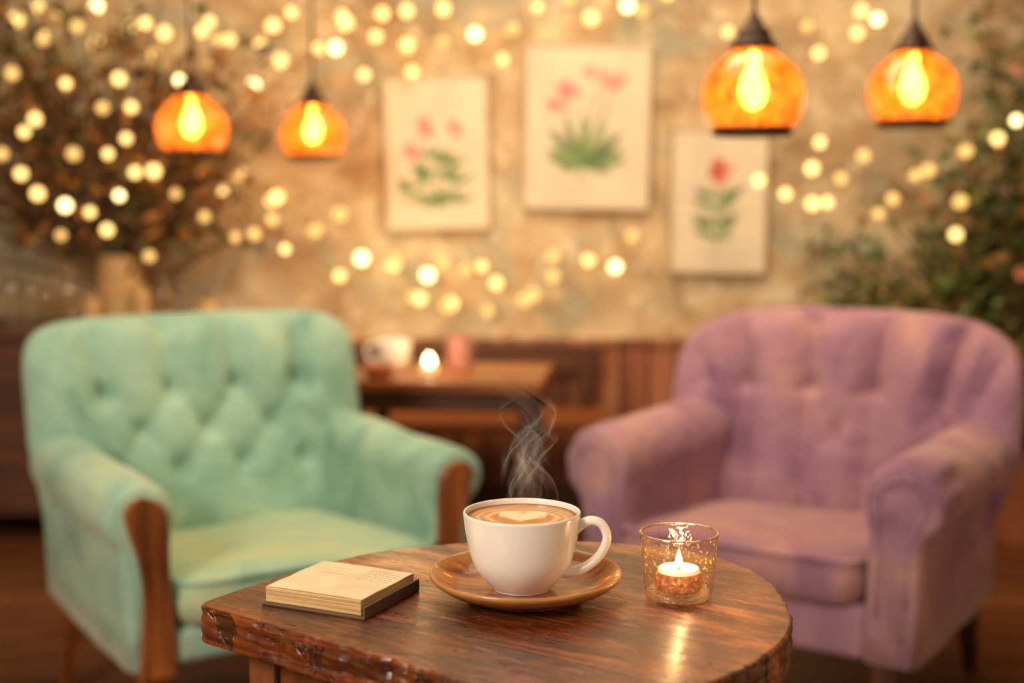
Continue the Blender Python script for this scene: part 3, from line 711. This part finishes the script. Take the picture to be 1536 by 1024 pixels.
# ---------------------------------------------------------------- pendant lamps
def pendant(x,y,z,sc_,label):
    e=empty('pendant_lamp',(x,y,z),label,'lamp',group='amber glass pendant lamps')
    k=sc_
    S=lambda p:[(r*k,zz*k) for r,zz in p]
    lathe('lamp_shade',S(smoothprof([(.036,.088),(.044,.080),(.060,.068),(.082,.050),(.098,.026),(.105,-.002),(.103,-.030),(.095,-.054),(.083,-.074),(.078,-.080)],4)),M['amberglass'],e,n=90,wob=lambda a,zz:1+.018*math.sin(a*15)*math.cos(zz*110),label='hammered amber glass shade')
    lathe('shade_rim',S([(.078,-.074),(.083,-.076),(.084,-.084),(.081,-.092),(.075,-.092),(.075,-.076),(.078,-.074)]),M['bronze'],e,n=48,label='dark bronze rim')
    lathe('lamp_cap',S([(0,.160),(.009,.160),(.011,.146),(.018,.144),(.020,.130),(.029,.126),(.034,.116),(.036,.104),(.044,.100),(.049,.090),(.047,.083),(0,.083)]),M['bronze'],e,n=32,label='stepped dark bronze cap')
    lathe('bulb',S(smoothprof([(.010,.08),(.011,.050),(.020,.030),(.027,.004),(.022,-.022),(.010,-.034),(0,-.036)],3)),M['bulb'],e,n=20,label='glowing bulb')
    tube('cord',[(0,0,.155*k),(0,0,HC-z-.02)],.0045,M['black'],e,n=6)
    lathe('ceiling_rose',[(0,HC-z),(.045,HC-z),(.045,HC-z-.012),(.02,HC-z-.03),(0,HC-z-.03)],M['bronze'],e,n=24)
    l=bpy.data.lights.new('lamp_glow','POINT'); l.energy=1.0; l.color=(1,.64,.30); l.shadow_soft_size=.035
    lo=bpy.data.objects.new('lamp_glow',l); COL.objects.link(lo); lo.parent=e; lo.location=(0,0,-.05*k)
def ELV(u,v,Y): return ((u-768)*Y/1945,Y,1.1+(320-v)*Y/1960)
for (u,v,Y,k,lb) in ((1129,136,2.75,1.02,'large amber glass pendant lamp glowing on a dark cord'),(1368,132,3.1,1.0,'amber glass pendant lamp with bronze rim, glowing'),(287,186,3.85,1.0,'amber glass pendant lamp with warm bulb'),(469,196,4.15,.98,'small amber glass pendant lamp near the wall')):
    pendant(*ELV(u,v,Y),k,lb)

# ---------------------------------------------------------------- fairy lights
GP=[(max(0,.0215*math.sin(math.pi*i/8)),.0215*math.cos(math.pi*i/8)) for i in range(9)]
strands=[
 (4.62,[(-60,20),(30,30),(62,10),(93,20),(150,10),(203,40),(249,50),(317,34),(347,60),(412,40),(479,73),(520,35),(575,22),(611,18),(666,15),(713,52),(769,44),(806,12),(853,0),(886,28),(940,10),(962,18)]),
 (4.60,[(-50,70),(65,55),(148,66),(235,82),(315,94),(391,64),(381,127),(422,90),(505,72),(547,112),(565,55),(619,108),(612,68),(665,63),(754,90)]),
 (4.58,[(950,-20),(1000,-10),(1090,48),(1208,40),(1226,80),(1283,50),(1288,18),(1312,30)]),
 (3.98,[(-30,240),(28,260),(52,290),(93,308),(85,353),(130,318),(155,345),(218,385),(260,290),(303,325),(349,356),(378,351),(405,329),(413,295),(424,374)]),
 (3.92,[(-30,150),(35,197),(52,178),(100,125),(180,118),(154,161),(197,160),(188,207),(160,230),(108,230),(175,293),(200,258),(228,256),(0,230),(68,60)]),
 (4.60,[(335,288),(357,261),(405,300),(470,345),(508,321),(506,415),(540,388),(588,397),(619,447),(640,414),(664,393),(698,405),(675,458),(731,468),(744,426),(787,452),(830,416),(831,385),(884,391),(925,401),(950,354)]),
 (3.88,[(1140,270),(1181,290),(1222,305),(1244,303),(1264,267),(1220,252),(1231,213),(1297,233),(1322,320),(1343,298),(1376,262),(1395,255),(1440,352),(1445,302),(1451,226),(1498,207),(1525,180),(1570,150)]),
 (4.50,[(590,390),(628,450),(668,462),(722,400),(800,444)]),
 (4.06,[(-20,95),(20,110),(120,40),(222,36),(305,48),(270,120),(330,60),(440,20),(515,25)]),
]
rr=random.Random(8)
first={}
for si,(Y,pts) in enumerate(strands):
    P=[Vector(ELV(u,v,Y)) for u,v in pts]; base=P[0].copy()
    e=empty('string_lights',tuple(base),'string of warm round fairy lights on thin wire','string lights',group='warm string lights')
    wp=[]
    for i in range(len(P)-1):
        a,b=P[i],P[i+1]; L_=(b-a).length
        for j in range(6):
            t=j/6; q=a.lerp(b,t); q.z-=.10*L_*4*t*(1-t); q.z+=.0235; wp.append(tuple(q-base))
    wp.append(tuple(P[-1]-base+Vector((0,0,.0235))))
    tube('wire',wp,.0012,M['wire'],e,n=5)
    for q in P:
        mk_=rr.choices(['fairy','fairy2','fairy3'],[.48,.22,.30])[0]
        if mk_ not in first:
            o=lathe('light_bulb',GP,M[mk_],e,n=14); first[mk_]=o
        else: o=cp(first[mk_],e)
        o.location=q-base; s=rr.uniform(.80,1.15)
        if Y<4.3: s*=.86
        o.scale=(s,s,s)

# ---------------------------------------------------------------- foliage
def foliage(name,parent,pts,size,palette,seed,droop=.3):
    rr=random.Random(seed); vs=[];fs=[];cols=[]
    for p in pts:
        d=Vector((rr.gauss(0,1),rr.gauss(0,1),rr.gauss(0,.8)-droop)).normalized(); s=d.cross(Vector((rr.gauss(0,1),rr.gauss(0,1),rr.gauss(0,1)))).normalized(); nrm=d.cross(s)
        l=size*rr.uniform(.6,1.3); w=l*.28; o=len(vs); p=Vector(p)
        q=[p,p+d*l*.35+s*w+nrm*w*.3,p+d*l*.7+s*w*.7+nrm*w*.2,p+d*l-nrm*w*.3,p+d*l*.7-s*w*.7+nrm*w*.2,p+d*l*.35-s*w+nrm*w*.3,p+d*l*.5]
        vs+=[tuple(x) for x in q]; c=np.array(L(rr.choice(palette)))*rr.uniform(.7,1.3)
        cols+=[c]*7
        for a,b in ((0,1),(1,2),(2,3),(3,4),(4,5),(5,0)): fs.append((o+a,o+b,o+6))
    o=mk(name,vs,fs,M['leafcol'],parent,cols=np.array(cols),smooth=False)
    o['kind']='stuff'; return o
def branches(root,tips,rr,wob=.06):
    V=[];F=[];paths=[]
    for t in tips:
        t=Vector(t); root_=Vector(root); pts=[]
        for i in range(12):
            k=i/11; q=root_.lerp(t,k); q+=Vector((nz(k*3,t.x*9,1),nz(k*3,t.z*9,2),nz(k*3,t.y*9,3)*.6))*wob*math.sin(k*math.pi)*2; q.x+=(t.x-root_.x)*-.15*math.sin(k*math.pi); pts.append(q)
        v,f=tubeg(pts,lambda k:.008*(1-k)+.0015,5,off=len(V)); V+=v;F+=f; paths.append(pts)
    return V,F,paths
rr=random.Random(21)
pe=empty('potted_rose_bush',(1.75,4.25,0),'tall green flowering shrub with small pink blossoms in pot','plant')
lathe('pot',smoothprof([(0,0),(.13,0),(.15,.02),(.18,.2),(.2,.3),(.205,.32),(.185,.32),(.17,.29),(0,.28)],3),M['pot'],pe,n=40)
tips=[]
for i in range(140):
    if i%3==0:
        x=rr.uniform(-.30,.42); zt=rr.uniform(1.2,2.05)-max(0,-x)*.6
    else:
        u=rr.uniform(0,1)**.75; x=-.82+u*1.24; zt=.62+(.34+.95*u)*rr.uniform(0,1)**.75
    tips.append((x,rr.uniform(-.22,.25),zt))
V,F,paths=branches((0,0,.28),tips,rr)
mk('stems',V,F,M['stem'],pe)
lp=[]
for pts in paths:
    for k in range(48):
        t=rr.uniform(.35,1); i=min(10,int(t*11)); q=pts[i].lerp(pts[i+1],t*11-i if t*11-i<1 else 1)
        q=q+Vector((rr.gauss(0,.055),rr.gauss(0,.04),rr.gauss(0,.055))); q.y=min(max(q.y,-.27),.38); lp.append(q)
foliage('leaves',pe,lp,.055,['#50683a','#6c8040','#88924e','#3e5430','#8c8044','#4e643a','#967648'],3)
bl=None
def blossom(parent,mat):
    vs=[];fs=[]
    for ring,(rad,h,nn) in enumerate(((.009,.010,5),(.016,.006,7),(.023,-.002,8))):
        for i in range(nn):
            a=2*math.pi*i/nn+ring*.4; o=len(vs); c,s=math.cos(a),math.sin(a); w=rad*.55
            for (r,t,z) in ((.002,0,0),(rad*.6,w,h*.6),(rad,0,h+.003),(rad*.6,-w,h*.6)):
                vs.append((c*r-s*t,s*r+c*t,z))
            fs.append((o,o+1,o+2,o+3))
    return mk('blossom',vs,fs,mat,parent)
for i in range(90):
    q=rr.choice(lp).copy(); q.y=min(q.y,-.02)-.08
    if bl is None: bl=blossom(pe,M['blossom']); o=bl
    else: o=cp(bl,pe)
    o.location=q; o.rotation_euler=(R(90)+rr.uniform(-.6,.6),rr.uniform(-.6,.6),rr.uniform(0,6)); s=rr.uniform(.7,1.3); o.scale=(s,s,s)
# sideboard
sb=empty('sideboard',(-1.65,4.42,0),'dark wooden sideboard against the wall','sideboard')
box('cabinet_body',(0,0,.39),(1.4,.42,.60),M['sidewood'],sb)
box('worktop',(0,-.005,.705),(1.46,.46,.035),M['sidewood'],sb)
for x in (-.47,0,.47):
    d=box('cabinet_door',(x,-.218,.39),(.43,.02,.54),M['sidewood'],sb)
    kn=lathe('knob',smoothprof([(0,.024),(.010,.022),(.013,.014),(.008,.006),(.006,0)],3),M['bronze'],d,n=16); kn.location=(x+.16,-.228,.42); kn.rotation_euler=(R(90),0,0)
for x in (-.64,.64):
    for y in (-.15,.15): box('leg',(x,y,.045),(.05,.05,.09),M['sidewood'],sb)
SZ=.7225
def onside(u,Y=4.32): return (u-768)*Y/1940
ve=empty('vase',(onside(172),4.34,SZ),'cream ribbed ceramic vase holding dried branches','vase')
lathe('vase_body',smoothprof([(0,0),(.060,0),(.072,.03),(.078,.10),(.076,.17),(.070,.215),(.074,.235),(.068,.235),(.062,.21),(.068,.1),(.0,.02)],4),M['vase'],ve,n=48,wob=lambda a,z:1+.02*math.sin(a*20))
fe=empty('dried_branches',(onside(172),4.34,SZ+.03),'loose dried branches with golden brown and olive leaves in vase','dried foliage')
rr=random.Random(5); tips=[]
for i in range(110):
    a=rr.uniform(-1.0,1.0); tips.append((-.18+a*.72+rr.gauss(0,.09),rr.uniform(-.16,.22),rr.uniform(.26,1.32)*(1-.30*max(0,a)**2)))
V,F,paths=branches((0,0,.05),tips,rr,.03)
mk('twigs',V,F,M['stem'],fe)
lp2=[]
for pts in paths:
    for k in range(22):
        t=rr.uniform(.42,1); i=min(10,int(t*11)); q=pts[i]+Vector((rr.gauss(0,.075),rr.gauss(0,.04),rr.gauss(0,.075))); q.y=min(max(q.y,-.22),.3)
        if q.z>.24: lp2.append(q)
foliage('dry_leaves',fe,lp2,.055,['#6c4628','#925e32','#b0783c','#523c24','#666234','#c08a46','#4c3a24','#747040'],9)
btp=[(0,.0),(.03,0),(.034,.006),(.034,.12),(.028,.145),(.012,.17),(.011,.21),(.014,.215),(.012,.218),(.0,.218)]
for i,(u,k,y) in enumerate(((97,.98,4.25),(38,.90,4.28),(10,1.0,4.34),(66,.8,4.36),(238,.85,4.28),(268,.65,4.32))):
    o=lathe('glass_bottle',[(r*(1 if i%2 else 1.1),z*k) for r,z in smoothprof(btp,3)],M['glass2'],n=32); o.location=(onside(u,y),y,SZ+.0005)
    tag(o,'slim clear glass bottle standing on the dark sideboard','bottle',group='glass bottles on the sideboard')
for i,(u,h,r) in enumerate(((130,.10,.030),(205,.13,.028),(305,.09,.034))):
    y=4.26; o=lathe('ceramic_jar',smoothprof([(0,0),(r*.8,0),(r,h*.15),(r,h*.75),(r*.75,h*.92),(r*.8,h),(r*.7,h),(r*.6,h*.85),(0,h*.2)],3),M['vase'],n=32); o.location=(onside(u,y),y,SZ+.0005)
    tag(o,'small cream ceramic jar on the dark sideboard','jar',group='ceramic jars on the sideboard')

# ---------------------------------------------------------------- back table, bench
bt_=empty('cafe_table',(-.19,3.88,0),'square brown wooden cafe table with tea light','table',rot=R(-6))
box('tabletop',(0,0,.605),(.60,.50,.032),M['backwood'],bt_)
box('apron',(0,-.2,.56),(.5,.02,.06),M['sidewood'],bt_)
for x in (-.25,.25):
    for y in (-.19,.19): box('leg',(x,y,.295),(.045,.045,.588),M['sidewood'],bt_,taper=.8)
BZ=.6215
def P3(u,y): return (u-768)*y/1935
c2=empty('teacup',(P3(588,3.9),3.9,BZ),'white ceramic teacup on the wooden cafe table','cup')
lathe('cup_body',smoothprof([(0,0),(.03,0),(.034,.006),(.048,.03),(.055,.06),(.058,.09),(.055,.09),(.05,.06),(.04,.03),(0,.015)],3),M['ceramic'],c2,n=40)
tube('cup_handle',smoothprof([(-.05,0,.075),(-.075,0,.08),(-.085,0,.055),(-.07,0,.03),(-.045,0,.025)],5),.006,M['ceramic'],c2)
c3=empty('tea_light',(P3(642,3.76),3.76,BZ),'lit candle in small glass on the wooden cafe table','candle')
lathe('glass_cup',smoothprof([(0,0),(.03,0),(.034,.01),(.036,.07)],3),M['glass2'],c3,n=32)
lathe('candle_body',[(0,.0082),(.026,.0082),(.026,.03),(0,.03)],M['wax'],c3,n=24)
lathe('flame',smoothprof([(0,.031),(.010,.036),(.0135,.045),(.009,.056),(0,.066)],3),M['flame2'],c3,n=14)
j=lathe('pink_jar',smoothprof([(0,0),(.035,0),(.04,.01),(.042,.07),(.036,.095),(.038,.105),(.032,.105),(.03,.09),(0,.02)],3),M['pinkjar'],n=36); j.location=(P3(688,3.95),3.95,BZ)
tag(j,'small pink glazed jar on the wooden cafe table','jar')
dsh=lathe('serving_dish',smoothprof([(0,0),(.03,0),(.04,.012),(.05,.03),(.046,.032),(.03,.012),(0,.008)],3),M['pot'],n=36); dsh.location=(P3(566,3.74),3.74,BZ)
tag(dsh,'shallow terracotta dish on the wooden cafe table','dish')
be=empty('bench',(-.25,4.40,0),'brown wooden bench against the wainscot','bench')
box('seat',(0,0,.385),(1.15,.36,.035),M['backwood'],be)
box('backrest',(0,.19,.575),(1.15,.03,.11),M['sidewood'],be)
for x in (-.52,.52):
    box('leg',(x,-.14,.184),(.05,.05,.368),M['sidewood'],be); box('back_post',(x,.19,.31),(.05,.045,.62),M['sidewood'],be)

# ---------------------------------------------------------------- lights
def area(name,loc,target,size,en,col):
    l=bpy.data.lights.new(name,'AREA'); l.shape='DISK'; l.size=size; l.energy=en; l.color=col
    o=bpy.data.objects.new(name,l); COL.objects.link(o); o.location=loc
    o.rotation_euler=(Vector(target)-Vector(loc)).to_track_quat('-Z','Y').to_euler(); return o
area('key_light',(-1.7,-.5,2.3),(0,2.2,.6),1.0,80,(1,.89,.74))  # added soft area key from upper left; no window there
area('fill_light',(1.8,-.6,2.0),(.3,2.4,.6),1.6,11,(1,.80,.60))
area('overhead_softbox',(0,2.7,2.62),(0,2.9,0),2.0,35,(1,.79,.51))  # added unseen softbox under the ceiling, brightens the room
area('wall_fill',(.3,3.5,2.6),(.3,4.7,.9),1.4,30,(1,.77,.47))  # added area light to brighten the back wall, no fixture
def point(name,loc,en,col,r):
    l=bpy.data.lights.new(name,'POINT'); l.energy=en; l.color=col; l.shadow_soft_size=r
    o=bpy.data.objects.new(name,l); COL.objects.link(o); o.location=loc
point('candle_light',(VX,VY,TZ+.046),.18,(1,.58,.24),.004)
point('candle_light',(P3(642,3.76),3.76,BZ+.09),.5,(1,.6,.28),.01)
# added point lights near the strands, boosting their glow on foliage and wall
point('fairy_glow_boost',(-1.15,3.75,1.35),1.2,(1,.66,.30),.12)
point('fairy_glow_boost',(-.30,4.15,1.0),4.0,(1,.66,.30),.12)
point('fairy_glow_boost',(1.15,3.7,1.30),2.6,(1,.66,.30),.12)
w=bpy.data.worlds.new('w'); scene.world=w; w.use_nodes=True
w.node_tree.nodes['Background'].inputs[0].default_value=(1,.81,.63,1); w.node_tree.nodes['Background'].inputs[1].default_value=.28

# ---------------------------------------------------------------- camera
cam=bpy.data.cameras.new('camera'); co=bpy.data.objects.new('camera',cam); COL.objects.link(co)
co.location=(0,0,1.1); co.rotation_euler=(R(90-5.71),0,0); cam.lens=45; cam.sensor_width=36; cam.clip_start=.05
cam.dof.use_dof=True; cam.dof.focus_distance=1.2; cam.dof.aperture_fstop=2.5
scene.camera=co
